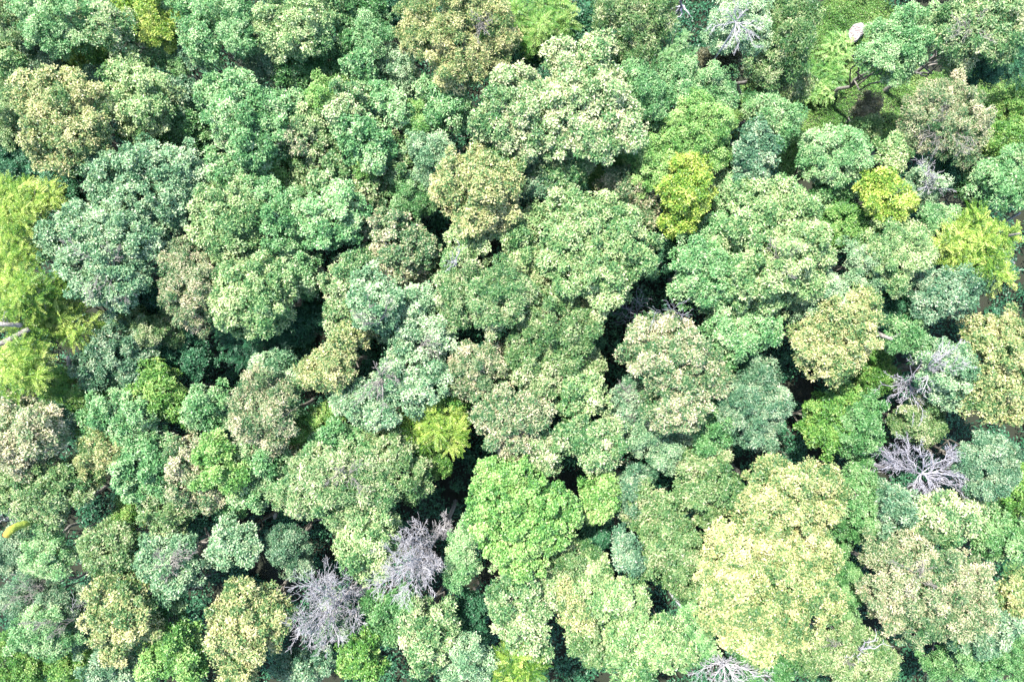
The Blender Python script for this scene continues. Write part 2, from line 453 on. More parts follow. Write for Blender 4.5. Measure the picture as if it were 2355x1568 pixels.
# habit of each tree: palette, leaf habit, height, leaf size | label | rounded masses of the crown (x, y, r)
TREES = '''
olive fine 13 1 | grey-green crown filling the top left corner of the forest | 12,22,42 30,55,30
mint fine 15 1 | pale mint crown just in from the top left corner | 88,28,48 135,60,52 178,35,50 100,75,38
cream oak 14 .9 | olive and cream crown above a dark gap, beside the acid-green crown at the top | 215,22,40 255,62,42 298,60,34 285,85,26
bright fine 14 1 | acid-green crown at the top edge in two rounded halves | 313,14,42 350,22,34 366,62,36 345,75,26
mint oak 14 .9 | light green crown at the top edge between the acid-green and yellowish mint ones | 430,22,42 488,50,46 470,98,42 455,60,36
mint fine 15 1 | slim bluish green crown at the top edge touching the yellowish mint crown | 543,25,36 545,70,34 556,100,24
lemon oak 16 .9 | wide yellowish mint crown on the top edge, paler than all its neighbours | 625,58,42 660,28,50 710,48,46 755,18,42 690,98,40 640,95,36 735,85,34
green oak 13 .9 | mid green crown at the top edge beside the large golden crown | 800,28,42 805,75,34 845,15,30
mint fine 14 .9 | pale pointed crown with cream leaf tips left of the large golden top crown | 852,60,38 862,100,36 845,125,22
teal fine 10 1 | dark teal crown squeezed between the top edge and the golden crown | 898,18,36 905,55,28
gold narrow 18 .95 | large golden crown cut by the top edge of the view | 975,38,54 1050,30,60 1122,58,50 1000,98,50 1064,118,52 1108,150,34 1035,170,28 960,90,30 1150,95,30
blue fine 12 1 | silvery teal crown with grey twigs under the tip of the pointed pale crown | 893,138,34 922,165,30 935,190,22
mint round 13 .9 | small crown with pinkish leaf tips above the silvery crowns near the top | 826,150,28 838,180,22
silver fine 11 1 | small silvery crown hanging over a black gap below the yellowish mint crown | 588,135,26 618,152,30 632,172,20
silver oak 12 .8 | small silver crown with pink-tinged leaves below the light green crown | 440,110,24 464,135,28
green fine 11 1 | bluish green crown below the acid-green pair | 393,118,40 425,145,28
green oak 12 1 | dark green leafy crown under the yellowish mint crown | 680,150,36 655,175,28 720,170,30
green fine 12 1 | mid green crown between the silvery small crown and the pinkish one | 745,135,40 765,172,34 730,100,26
silver fine 10 1 | blue-grey crown in half shade above the beige and gold crown | 98,116,44 62,108,30 122,150,32
bright fine 9 1 | small yellow-green crown deep beside a black gap near the top left | 183,112,26 172,135,22
vivid fine 8 1 | low dark yellow-green crown between two black gaps near the top left | 226,126,26 240,150,18
teal fine 10 1 | small teal crown between the grey-green and the mint crowns in the top left corner | 50,62,26 62,88,20
lemon oak 11 .9 | small yellow-green crown on the left edge above the beige and gold crown | 12,115,22 28,145,24 35,170,16
lemon fine 12 .9 | pale green crown cut by the left edge beside the beige and gold crown | 8,200,34 16,255,36 6,300,28
gold oak 17 .95 | broad beige and gold crown near the left edge with a ragged outline | 78,222,42 120,205,38 172,188,24 168,180,16 165,248,54 110,288,50 172,310,46 130,342,44 215,298,36 90,335,26 160,375,26
lemon oak 14 1 | green crown with golden tips on its lower half, near the beige-gold crown | 303,170,46 330,215,50 275,232,34 345,262,38 320,300,26
green fine 11 1 | green crown below the one with golden tips | 330,325,38 300,300,24 365,340,30
silver oak 11 .9 | silver-leaved crown with thin pale twigs east of the golden-tipped crown | 412,222,30 440,205,20 425,250,20
silver fine 9 1 | small shaded silver crown between the beige crown and the golden-tipped crown | 226,178,26 238,210,22
green oak 11 1 | dark green crown below the silver-leaved one with pale twigs | 425,280,40 395,300,32 455,310,26
silver oak 9 .8 | small silvery crown half hidden in shade beside a black gap, upper left | 490,325,24 470,340,16
mint oak 16 1 | wide light green crown with a notched left side in the upper left quarter | 492,215,36 548,215,46 595,242,44 530,270,46 575,318,50 632,292,38 600,350,34 540,318,34
lime oak 12 .9 | yellow-green crown touching the lower end of the wide light green crown | 640,378,42 655,345,28 618,420,40
mint oak 14 1 | soft green crown above the yellowish mint one left of centre | 505,392,40 548,415,44 585,385,34
mint round 13 .9 | crown with tiny pink-white leaf tips below a dark gap, upper middle | 665,248,36 702,235,28
lime fine 13 1 | slender yellow-green crown rising between the pink-tipped ones | 760,195,30 748,228,28 725,225,20
cream round 15 .9 | pale crown with cream pointed tips, the highest of the small upper middle crowns | 812,228,38 800,265,34 772,258,22
mint round 14 .9 | mint crown with pale tips just right of the cream-tipped one | 885,225,32 908,250,30
mint oak 14 1 | tall mint crown with three lobes west of the great pale crown | 1003,212,34 1032,242,38 1000,278,30 1050,270,22
lime fine 13 .9 | small yellowish mint crown between two mint ones, upper middle | 940,268,32 958,295,26
lemon oak 13 .9 | small yellow-mint crown beside the pink-tipped crown, upper middle | 708,285,28 728,302,22
pink oak 13 .9 | cream-pink crown at the left rim of the mottled upper middle group | 683,318,36 668,300,22
mint round 15 1 | silvery mint crown with whitish leaves in the middle of the mottled group | 832,318,42 872,340,36 795,298,28 860,370,26
olive round 12 1 | darker olive crown below the silvery mint crown with whitish leaves | 928,350,34 925,390,34 900,400,24
blue fine 14 1 | blue-green crown west of the great pale crown, above the bright cream-yellow one | 968,328,26 1003,365,34 988,398,28 1012,335,22
olive round 13 1 | olive and cream round-leaved crown inside the mottled group | 749,352,38 770,388,28 790,410,22
lime fine 12 1 | lime crown with a soft outline inside the mottled group | 832,384,34 850,410,22
olive round 12 .9 | olive crown at the left of the mottled group, above a dark slit | 707,390,30 722,412,20
cream round 13 .9 | cream-flecked small crown below the olive round-leaved one | 750,430,34 775,445,22
olive round 12 1 | cream and olive crown beneath the lime one of the mottled group | 838,440,38 860,465,26
mint fine 11 1 | bluish mint small crown above the silvery mint one closing the mottled group | 700,428,30 690,455,20
mint round 16 1 | silvery mint crown with white-backed leaves at the foot of the mottled group | 722,495,42 782,478,46 742,535,36 790,525,30
pink round 14 1 | green crown with pinkish flecks left of the pale stick, centre top | 862,515,44 905,540,46 955,570,44 915,610,44 975,615,38 890,590,30
green fine 12 1 | blue-green crown between the mottled group and the bright cream-yellow crown | 948,440,38 928,472,30 975,460,26
blue oak 16 1 | broad blue-green crown left of centre, upper one of the two blue-green giants | 225,370,32 270,408,48 330,388,50 398,385,48 440,402,36 330,450,52 252,448,42 392,468,44 440,452,34
blue oak 17 1 | lower and paler of the two blue-green giants, with white twigs at its foot | 160,540,48 112,562,30 202,512,44 262,520,48 312,530,48 352,562,38 250,590,54 182,612,38 300,622,44 232,662,38 272,680,28 185,655,26
lemon oak 16 1 | yellowish mint crown between the blue-green giants and the centre | 500,470,48 542,450,40 490,530,44 560,490,44 522,575,30 545,530,36
mint oak 15 1 | mint-green crown with rosettes of leaves right of the yellowish mint one | 620,480,54 652,530,50 600,438,36 680,538,34 665,470,30
pink narrow 16 .95 | tall narrow crown with cream-pink leaves beside the lower blue-green giant | 425,575,28 430,612,42 420,660,42 442,708,38 458,560,22 400,640,24 462,650,28
lemon oak 17 1.05 | even round dome of lemon-mint leaves left of centre | 540,650,48 592,640,56 602,692,60 542,712,46 648,655,34 580,735,34 640,708,30 520,680,30
mint oak 13 1 | green crown behind the lemon-mint dome, toward the centre | 655,590,44 690,620,38 702,655,28 630,560,30
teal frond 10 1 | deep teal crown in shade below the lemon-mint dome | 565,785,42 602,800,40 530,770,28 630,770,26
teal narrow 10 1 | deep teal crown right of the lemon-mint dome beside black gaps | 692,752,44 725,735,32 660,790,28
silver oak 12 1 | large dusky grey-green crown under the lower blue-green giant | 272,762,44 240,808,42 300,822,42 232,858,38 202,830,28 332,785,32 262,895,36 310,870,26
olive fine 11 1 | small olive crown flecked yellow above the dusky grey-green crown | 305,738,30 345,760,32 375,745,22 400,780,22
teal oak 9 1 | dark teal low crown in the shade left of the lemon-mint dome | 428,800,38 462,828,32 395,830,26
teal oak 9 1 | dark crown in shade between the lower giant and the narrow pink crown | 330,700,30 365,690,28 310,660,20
larch frond 15 1 | upper yellow-green larch on the left edge | 28,455,36 75,455,30 112,452,26 20,500,40 70,500,32 55,540,28
larch frond 14 .9 | second yellow-green larch on the left edge, below the upper one | 20,560,34 18,600,36 58,590,28
larch frond 17 1 | brightest of the yellow-green larches, feathery and reaching in from the left edge | 15,680,44 62,668,42 40,720,42 92,690,34 120,650,28 20,630,34
larch frond 14 1 | yellow-green larch furthest in from the left edge | 142,700,34 168,670,28 165,735,32 125,745,34 175,765,26 100,740,26
larch frond 16 1 | lower bright larch on the left edge above the peach crown | 12,835,36 52,820,40 82,855,34 40,880,30 75,800,28
vivid frond 11 1 | darker green larch above the peach-coloured crown | 118,888,32 155,918,36 180,965,30 140,870,26 195,920,24
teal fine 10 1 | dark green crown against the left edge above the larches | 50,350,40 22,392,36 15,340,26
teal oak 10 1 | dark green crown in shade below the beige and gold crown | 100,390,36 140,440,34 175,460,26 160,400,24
pink oak 16 1 .12 | peach-tinted crown cut by the left edge | 38,955,42 82,985,46 30,1020,44 110,1012,28 62,1052,38 105,960,26
silver oak 12 .9 | small silvery crown at the shoulder of the peach-tinted crown | 140,950,26 158,975,18
mint oak 14 1 | green crown with cream flecks east of the darker larch | 272,950,44 232,985,38 322,955,36 300,990,34
vivid oak 12 1 | fresh green crown below the dark teal ones, left of the beige-pink crown | 366,905,40 405,935,36 360,865,30 335,895,26
gold narrow 14 1 | beige and green crown under the cream-flecked green crown | 228,1025,42 215,1065,32 262,1045,26
mint oak 15 1 | bright bluish mint crown in the lower left quarter | 318,1020,38 345,1060,46 322,1108,42 290,1090,28 370,1110,28
pink oak 14 1 | beige-flecked crown right of the bright bluish mint one | 435,1045,42 428,1090,42 472,1122,42 440,1150,26
mint oak 13 1 | small light mint crown left of the beige-pink crown | 477,928,36 455,945,26 490,960,24
lime oak 15 1 | lime-mint crown directly below the beige-pink one | 510,1085,44 495,1042,36 545,1100,32
mint oak 13 1 | plain green crown right of the lime-mint one | 555,1050,40 580,1090,38 575,1135,32 530,1150,34
pink narrow 17 1 | round beige-pink crown of dense pointed leaves | 602,895,42 590,942,52 640,960,42 612,1002,42 570,982,30 645,915,34
blue oak 13 1 | blue-green crown tucked behind the beige-pink one | 638,848,42 672,870,34 600,850,28
gold oak 17 1 | yellow hook-shaped bough crown ending in a pointed tip left of centre | 830,748,28 800,782,32 770,828,34 738,862,30 712,845,20 772,862,26 705,872,14
cream oak 15 1 | cream-green crown rising behind the white-limbed one | 792,655,42 785,705,36 815,622,36 855,600,28 775,745,24
blue oak 18 1 | white-limbed pale mint crown, upper of the three left of centre | 850,662,38 872,702,40 838,720,30 900,690,24 830,690,26
blue oak 16 1 | teal-green crown left of centre whose edge meets a black hole | 950,722,46 1002,762,34 925,765,38 962,690,28 1010,790,22 905,740,28
blue oak 17 1 | large pale teal crown with bare white boughs along its lower edge | 935,832,44 990,865,42 905,882,42 955,902,38 850,918,38 800,920,32 872,948,32 830,945,24
vivid oak 12 1 | fresh green crown showing beneath the lower edge of the large pale teal crown | 1022,905,34 990,935,28 1040,930,24
gold oak 18 1 .1 | bright cream-yellow crown just above the centre, with a few white twigs | 1060,398,48 1110,382,40 1150,420,48 1042,440,42 1092,480,48 1152,478,42 1082,518,26 1120,430,40
lemon oak 14 .9 | thin yellow-green crown under the bright cream-yellow one | 1070,558,38 1048,600,26 1100,545,26
lemon oak 14 1 | green and yellow crown between the two large yellow crowns above centre | 1188,540,40 1212,588,38 1172,500,30 1225,505,28 1195,615,26
cream narrow 16 1 | beige-green crown of pointed leaves just below the pale stick | 1055,680,40 1088,650,38 1050,720,36 1030,650,24
cream narrow 17 1 | cream crown with rounded shoulders at the very centre of the view | 1150,652,46 1170,700,42 1128,725,38 1115,680,34 1195,665,24
pink narrow 15 1 | beige crown below the central cream one, tip lit yellow | 1100,850,44 1070,878,34 1125,828,32 1065,820,30
olive oak 16 1 | wide olive-green crown flecked with cream, right of the centre | 1232,682,42 1290,700,46 1282,755,52 1205,790,46 1330,770,40 1255,830,46 1225,740,34 1355,740,28
olive oak 15 1 | cream-flecked crown under the wide olive one | 1215,850,40 1180,830,34 1255,880,34 1300,830,34 1345,830,30
lemon round 14 1 | round-leaved yellow-green crown at the foot of the wide olive crown | 1322,905,38 1355,918,34 1310,935,28 1345,880,28
pink oak 16 1 | beige-pink crown below the centre beside a black slot | 1170,930,42 1212,960,42 1150,988,42 1182,1022,32 1120,950,30 1230,925,28
larch frond 13 1 | bright green larch with star-shaped sprays just below centre | 962,968,34 1008,968,38 1030,1002,32 985,1000,28 1052,985,20
vivid fine 11 1 | vivid green crown right below the star-sprayed larch | 985,1042,34 960,1030,26 1010,1065,24
vivid fine 12 1 | fresh green crown under the large pale teal crown's left tip | 708,975,34 748,965,34 690,1000,26 770,990,24
cream oak 14 1 | cream-green crown below the black slot, right of the beige-pink one | 1235,1035,36 1262,1060,26 1222,1065,24
cream oak 18 1 .04 | left half of the great pale double crown near the top, whitish mint | 1172,198,44 1150,235,34 1202,252,46 1130,290,38 1192,312,46 1170,358,36 1105,285,24 1235,220,34
cream oak 19 1.05 .12 | creamy right half of the great pale double crown near the top, highest of all | 1290,128,36 1376,105,32 1370,165,48 1298,225,50 1340,290,56 1270,310,44 1420,275,46 1382,330,42 1440,310,34 1330,235,44 1400,220,36
cream oak 14 1 | shaded grey-cream crown directly under the great pale double crown | 1290,392,42 1330,368,38 1312,430,32 1260,400,28
silver oak 13 1 | grey-green crown at the foot of the whitish mint half crown | 1240,395,30 1218,435,30 1245,430,22
lemon oak 18 1.05 | large lemon-cream crown right of centre with an even bumpy surface | 1300,490,42 1290,560,38 1350,530,54 1430,560,54 1462,602,40 1382,620,50 1320,630,42 1400,678,36 1380,480,36 1430,510,34 1480,560,26 1275,600,26
pink narrow 13 1 | grey-green crown with pinkish flecks behind the large lemon-cream crown | 1430,432,44 1478,452,40 1468,500,30 1420,470,34
vivid fine 11 1 | dark fresh green crown beside the black hole under the creamy half crown | 1394,398,34 1420,380,26 1375,420,20
mint fine 15 1 | mint crown hugging the creamy half crown on its right side | 1470,200,42 1500,240,38 1455,170,30 1505,275,28
mint fine 14 1 | blue-green crown with a pointed top, right of the one hugging the creamy crown | 1553,192,38 1562,160,24 1575,225,26
lime fine 16 1 | broad soft lime crown above the vivid yellow one | 1585,290,42 1640,288,42 1605,250,36 1622,345,44 1565,330,38 1652,335,28
lime fine 15 1 | smaller lime crown between the creamy half crown and the broad soft lime crown | 1490,360,42 1500,400,36 1530,370,28 1465,340,24
bright oak 16 1 | vivid yellow-lime crown, the brightest green of the right half | 1558,400,32 1592,385,26 1562,445,36 1600,435,36 1580,490,36 1550,515,24 1612,465,20 1535,430,20
olive narrow 15 1 | olive crown with yellowish patches on the top edge, right of the middle | 1430,38,48 1482,60,48 1450,108,42 1502,25,38 1395,25,28 1480,110,30
vivid frond 13 1 | vivid dark green feathery crown on the top edge | 1212,35,40 1262,25,42 1242,72,34 1290,55,26 1225,85,24
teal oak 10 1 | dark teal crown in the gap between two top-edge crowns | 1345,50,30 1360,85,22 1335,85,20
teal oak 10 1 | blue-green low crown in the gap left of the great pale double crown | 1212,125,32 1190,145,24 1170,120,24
green fern 13 .9 | crown of long divided leaves below the olive top-edge crown | 1540,105,38 1560,140,30 1515,140,28 1500,160,24
brown fine 9 1 | brownish thin crown in a dark hollow near the top | 1638,138,32 1680,140,24 1625,165,22
mint fine 13 1 | mint crown under the brownish thin one | 1640,195,38 1665,225,28 1612,210,24
blue fine 15 1 | pale mint crown under a web of white dead limbs at the top edge | 1682,60,46 1732,88,38 1705,20,36 1660,95,28 1740,40,28
olive narrow 15 1 | beige-olive drooping crown at the top edge beside the clearing | 1800,48,46 1782,98,44 1830,90,36 1765,150,38 1815,140,32 1850,40,28
olive narrow 11 1 | low green crown with orange-pink flecks sloping down to the clearing | 1800,195,36 1765,200,32 1840,200,26
mint fine 13 1.05 | isolated jade-green crown standing right of the boulder | 2112,58,42 2052,85,42 2090,108,42 2042,138,38 2002,128,28 2062,168,26 2075,60,26
cream narrow 16 1 | beige-flecked crown with white twigs in the top right corner | 2200,38,42 2262,28,48 2312,48,46 2230,90,42 2180,98,28 2292,100,36 2200,138,30 2335,15,28
teal frond 12 1 | dark feathery crown on the right edge below the top right corner | 2335,108,26 2318,145,28 2340,160,22
teal fine 11 1 | blue-green low crown right of the jade-green one, in shade | 2250,165,30 2285,160,28 2225,180,20
pink narrow 15 .8 | sparse peach-flecked crown beside the clearing, its white twigs showing | 2150,222,38 2202,232,42 2232,280,42 2160,290,42 2112,255,28 2190,335,36 2235,325,28 2100,300,22
mint fine 14 1.05 | round mint crown south of the clearing | 1890,338,36 1940,340,42 1902,385,42 1945,378,36 1870,365,26 1960,350,26
lemon oak 12 1 | small yellow-green crown between the round mint crown and the peach-flecked one | 2060,340,30 2048,368,22 2075,325,18
bright oak 15 1 | bright yellow small crown with long straggling boughs in the right half | 2018,418,24 2040,445,30 2062,478,26 1992,440,18 2092,470,14 2020,488,20 2035,410,18 2005,465,16
blue fine 12 1 | teal crown with bleached bare branches, right of the bright yellow small one | 2122,418,34 2098,435,26 2135,445,24
mint narrow 13 1 | light green crown at the near edge of the clearing, above the blue-grey one | 1778,262,42 1795,300,34 1745,250,28 1808,270,26
silver round 15 1 | blue-grey crown with whitish round leaf clusters south of the clearing | 1730,318,34 1752,350,34 1732,392,36 1715,355,26 1720,415,24
brown fine 5 1 | bare-looking brown bush in the clearing | 1998,248,28 1985,262,16
olive fine 6 1 | dull olive shrub just below the brown bush | 1992,298,28 1975,315,18
vivid fine 9 1 | fresh green crown on the right edge level with the clearing | 2322,238,30 2345,262,22 2300,262,20
vivid fine 12 1 | yellow-green crown near the right edge below the clearing | 2285,318,32 2325,308,30 2300,345,24
mint narrow 15 1 | feathery mint crown cut by the right edge | 2320,388,40 2292,425,36 2335,440,32 2270,395,22
green fine 10 1 | dark green crown left of the feathery mint crown | 2235,420,30 2255,455,26 2235,380,22
teal fine 10 1 | dark blue-green crown in shade under the peach-flecked one | 2200,385,32 2175,370,24 2165,405,22
mint oak 16 1 | left mint shoulder of the giant pale crown in the right half | 1640,540,42 1608,598,46 1652,642,46 1588,652,36 1685,570,36 1625,680,34
lemon oak 19 1.05 | giant pale lemon-mint crown, the widest one in the right half | 1822,480,46 1762,520,52 1850,552,46 1800,600,56 1742,622,48 1700,660,38 1852,640,46 1782,680,42 1720,462,42 1705,510,38 1790,450,32 1890,590,24
mint oak 15 1 | mint crown directly below the giant pale one | 1690,740,42 1742,760,42 1702,785,32 1762,728,36 1660,765,32
blue fine 15 1 | pale mint crown on the shoulder of the golden crown right of the giant | 1895,672,38 1862,692,36 1920,690,28
gold oak 17 1 | golden crown right of centre, flat-topped, above a dark green hollow | 1982,702,34 1902,760,46 1962,772,42 1882,812,42 1922,832,36 1852,782,28 1990,740,24 1940,735,32 1965,810,24
lemon fine 16 1.05 | lemon-lime dome between the giant pale crown and the star-shaped larch | 2052,560,50 2100,562,42 2088,598,36 2050,622,40 2020,590,32 2120,580,22
blue fine 14 1 | whitish mint crown beside the lemon-lime dome | 1982,600,38 1970,640,32 2005,650,24
larch frond 15 1.1 | star-shaped yellow-green larch in the right half | 2190,560,32 2240,550,42 2298,545,26 2262,598,36 2282,640,28 2205,595,26 2225,520,24
mint fine 13 1 | small mint crown above the star-shaped larch | 2168,510,34 2182,535,24 2140,500,22
silver oak 15 1 | silver-green crown with a rosy outer edge below the star-shaped larch | 2242,640,32 2202,650,42 2150,660,40 2112,640,30 2142,698,36 2190,695,26
teal narrow 11 1 | teal crown with long drooping leaves beside the pale fallen trunk | 2060,700,34 2035,720,26 2090,710,24
mint narrow 13 1 | mint crown of long leaves overhanging the pale fallen trunk | 2080,762,34 2105,795,28 2060,790,22
gold oak 16 1 | broad yellow-olive crown cut by the right edge | 2280,770,46 2322,760,42 2300,828,50 2332,888,42 2270,882,46 2250,930,40 2322,938,38 2220,905,30 2255,800,34
blue oak 15 .85 | whitish mint crown overlaid with white dead twigs, left of the yellow-olive one | 2162,820,34 2190,858,42 2180,900,36 2150,870,28 2205,820,26
vivid fine 8 1 | dark fresh green crown in the hollow below the golden crown | 2000,800,30 2020,840,34 1990,868,34 2035,875,24
vivid oak 12 1 | green crown with yellowish tips on the edge of the black pit | 1900,945,38 1940,920,30 1875,985,28 1905,1005,34
green oak 12 1 | mid green crown right of the black pit | 1962,975,42 1990,935,32 1985,1010,30 1945,1025,24
olive fine 11 1 | olive-green crown between the green ones and the yellow-olive one | 2105,965,34 2075,970,28 2135,990,26 2150,950,24
pink oak 18 1 | large pinkish cream crown right of centre | 1490,762,38 1540,770,42 1468,802,38 1512,832,46 1580,812,42 1632,862,42 1562,880,50 1520,930,46 1570,948,36 1602,920,36 1640,885,26 1520,968,24
silver narrow 15 1 | silvery green crown right of the large pinkish cream one | 1740,860,40 1760,935,46 1720,980,40 1700,920,36 1790,920,30 1685,960,34 1745,1005,28
green oak 13 1 | green crown in the gap under the silvery green one | 1655,985,34 1622,1005,30 1640,955,26
blue fine 12 1 | blue-green crown at the foot of the large pinkish cream one | 1490,1000,42 1540,1012,40 1522,1050,32 1462,1005,30
silver oak 12 1 | narrow grey-teal crown with crooked white twigs left of the pinkish cream one | 1440,918,32 1430,958,32 1455,890,20
cream oak 15 1 | cream-green crown with three humps below the round-leaved yellow-green one | 1332,1000,36 1392,1020,40 1370,1052,36 1300,1010,28 1410,990,26
lime round 18 1 | big light green crown, lowest of the central column and full of small round leaves | 1130,1110,42 1182,1090,42 1110,1158,36 1170,1160,46 1240,1150,46 1290,1160,36 1210,1222,54 1160,1250,42 1260,1222,42 1200,1290,46 1308,1190,26 1120,1205,30
mint fine 13 1 | teal-mint crown between the big light green one and the leaning white dead tree | 1060,1288,32 1050,1325,26 1062,1245,26 1080,1210,22
cream oak 15 1 | cream and pink flecked crown under the big light green one | 1180,1360,44 1230,1380,46 1180,1420,42 1210,1452,42 1260,1330,34 1150,1385,28 1232,1482,30
lemon oak 15 1 | yellow-flecked green crown right of the cream and pink flecked one | 1332,1355,42 1380,1380,42 1422,1365,38 1460,1372,34 1370,1305,28 1430,1410,32 1325,1310,26
gold oak 15 1 | beige-topped crown between the cream and pink one and the yellow-flecked one | 1310,1400,30 1340,1420,28 1300,1360,20
lemon oak 16 1 | lime-cream crown at the bottom edge, right of the middle | 1420,1490,38 1470,1460,44 1520,1490,44 1480,1530,42 1562,1500,32 1525,1450,28 1440,1545,28
olive oak 14 1 | green crown with a rounded outline left of the lime-cream bottom crown | 1350,1468,38 1375,1495,28 1335,1440,22
silver oak 15 1 | small ice-blue crown at the meeting of three larger ones, lower middle | 1442,1275,26 1430,1240,22 1462,1292,20
olive oak 14 1 | wide dull green crown left of the giant golden one, in its shade | 1480,1160,40 1530,1190,46 1522,1250,46 1560,1282,40 1502,1285,32 1562,1330,36 1565,1230,34
olive oak 14 1 | olive crown with bright rims above the giant golden one | 1620,1080,44 1600,1130,40 1660,1122,40 1640,1172,36 1642,1042,28
lime oak 13 1 | yellow-mint crown between the big light green one and the wide dull green one | 1382,1140,34 1390,1110,28 1372,1175,28
gold oak 17 1.05 | upper golden crown of the giant golden pair at the lower right | 1760,1130,46 1722,1180,42 1830,1112,42 1880,1100,36 1912,1132,32 1890,1180,42 1822,1180,50 1775,1185,40 1770,1070,26
gold oak 18 1.05 | lower and larger golden crown of the giant golden pair at the lower right | 1752,1245,50 1682,1255,44 1840,1255,50 1892,1272,38 1642,1300,44 1702,1320,54 1780,1320,54 1860,1340,50 1902,1390,36 1660,1372,44 1732,1400,54 1812,1410,54 1762,1462,48 1702,1450,40 1832,1460,36 1642,1420,30 1750,1500,26
pink narrow 17 .9 | wide airy pale crown with peach flecks in the bottom right quarter | 2032,1280,38 2090,1290,46 2150,1290,46 2040,1350,50 2110,1350,54 2182,1340,50 2232,1370,46 2060,1420,46 2130,1425,50 2200,1420,46 2240,1320,34 2255,1410,28
cream oak 14 1 | cream-tipped crown between the lilac dead tree and the wide airy crown | 2150,1180,36 2200,1190,42 2230,1160,32 2115,1205,30 2170,1225,26
green oak 12 1 | blue-green crown right of the golden pair, its edge over black gaps | 1982,1110,32 1962,1158,32 2010,1180,36 1952,1208,32 1985,1060,22
silver oak 13 1 | grey-green crown just below the lilac dead tree | 2062,1165,36 2055,1208,32 2035,1130,22
silver fine 15 1.1 | silver-mint crown right of the lilac dead tree | 2262,1040,36 2292,1080,42 2262,1110,32 2240,1062,28 2305,1035,26
vivid oak 12 1 | fresh green crown on the right edge below the silver-mint one | 2335,1130,30 2345,1165,26 2340,1090,24
green oak 12 1 | green crown near the right edge above the wide airy one | 2282,1200,36 2310,1245,36 2345,1220,28 2270,1245,26
gold oak 13 1 | small yellow-olive crown on the right edge, lower part | 2335,1365,32 2345,1335,24 2330,1400,22
olive narrow 14 1 | green crown with broken white stubs at the bottom edge | 1852,1505,42 1902,1490,42 1942,1520,46 1992,1500,44 2022,1540,36 1960,1468,28
green fine 11 1 | dark green crown in the bottom right corner | 2205,1505,40 2270,1520,40 2325,1480,40 2330,1535,34 2150,1530,34
cream narrow 17 1 | whitish cream wide crown of the lower left middle | 700,1110,46 740,1082,46 790,1090,50 850,1080,46 760,1140,46 830,1140,46 692,1158,30 880,1148,32 650,1130,28
olive oak 14 1 | grey-olive crown right of the whitish cream wide one | 902,1040,42 930,1090,36 870,1012,36 955,1120,32 960,1070,24
mint oak 13 1 | mint crown above the whitish cream wide one | 790,1030,40 765,1005,30 735,1040,28 820,1000,26
lemon oak 16 1 | lime-cream crown touching the leaning white dead tree | 802,1210,36 850,1230,46 822,1270,42 870,1282,36 840,1310,26 890,1220,32
silver fine 12 1 | dusky silver crown left of the lime-cream one | 658,1260,34 690,1290,36 640,1235,24
blue oak 14 1 | silvery mint crown with pale streaks, lower left | 530,1240,40 560,1260,34 515,1270,26
olive oak 13 1 | olive crown below the beige-flecked one, lower left | 378,1180,40 410,1165,32 395,1215,28 355,1150,26
vivid fine 10 1 | fresh green crown in a shaded pocket at the lower left | 300,1180,34 285,1205,24
olive oak 14 1 | light olive crown beneath the peach-tinted one | 118,1110,42 165,1105,42 70,1105,30 190,1130,26
cream narrow 14 1 | beige-green crown just above the mossy orange stump | 80,1158,44 112,1185,32 125,1155,26
lemon fine 12 1 | yellow-green crown on the left edge above the mossy orange stump | 18,1112,34 12,1150,28
blue oak 15 .95 | pale mint crown with a web of white limbs at its heart | 370,1280,42 420,1268,38 400,1325,38 352,1310,24 440,1300,28 385,1355,24
olive oak 14 1 | yellow-olive crown left of the white-limbed one at the lower left | 220,1260,36 262,1258,42 290,1235,28 230,1292,28 275,1290,24
mint fine 14 1 | mint crown with a cream left rim at the lower left | 100,1252,36 132,1282,42 82,1285,28
gold oak 16 1 | golden crown at the lower left, its foot narrowing | 252,1380,44 300,1388,44 290,1338,30 262,1440,44 310,1440,40 272,1485,30 225,1415,26
green oak 12 1 | dark green crown right of the golden lower left one | 372,1400,38 352,1440,28 385,1370,22
gold oak 17 1.05 | tall cream-gold oval crown at the bottom, left of the two white dead trees | 560,1380,44 540,1430,48 580,1470,46 530,1505,42 620,1430,42 562,1540,32 620,1378,30 510,1465,26
lime oak 14 1 | lime-green crown at the bottom edge left of the tall oval one | 420,1495,42 370,1520,38 395,1470,28 440,1535,30
mint fine 14 1 | mint crown with thin grey stems in the lower left corner area | 92,1440,42 130,1470,38 60,1465,28
silver fine 12 .9 | sparse silver crown near the left edge, with long pale stems | 45,1375,38 70,1335,30 122,1380,36
vivid fine 10 1 | vivid green crown in the bottom left corner | 35,1525,40 85,1535,34 15,1490,26
silver fine 11 1 | silver crown with a dark heart beside the golden lower left one | 200,1432,32 170,1385,30 195,1470,24
vivid fine 10 1 | vivid green crown on the bottom edge right of the corner one | 150,1535,34 185,1520,26
silver oak 12 1 | silver-green crown on the bottom edge under the golden one | 235,1535,34 275,1540,32
cream oak 15 1 | cream-olive crown in the lower middle, right of the dead tree pair | 1000,1470,44 962,1425,38 1022,1430,38 980,1512,34 950,1480,26
green oak 13 1 | green crown just below the leaning white dead tree | 872,1400,38 915,1395,34 892,1440,34 940,1385,24
vivid round 13 1 | vivid green crown with yellow patches on the bottom edge | 828,1492,36 850,1530,32 805,1520,24
blue fine 14 1.1 | ice-blue crown on the bottom edge, lower middle | 1068,1505,36 1110,1522,32 1040,1535,28
silver fine 10 1 | grey-green low crown showing through the forked white dead tree | 760,1400,34 795,1430,30 740,1440,28
silver oak 10 1 | grey-blue crown on the bottom edge between two vivid ones | 735,1510,36 700,1535,30 660,1530,28
teal oak 10 1 | dark teal crown left of the cream and pink flecked one | 1078,1422,32 1100,1455,26 1085,1385,22
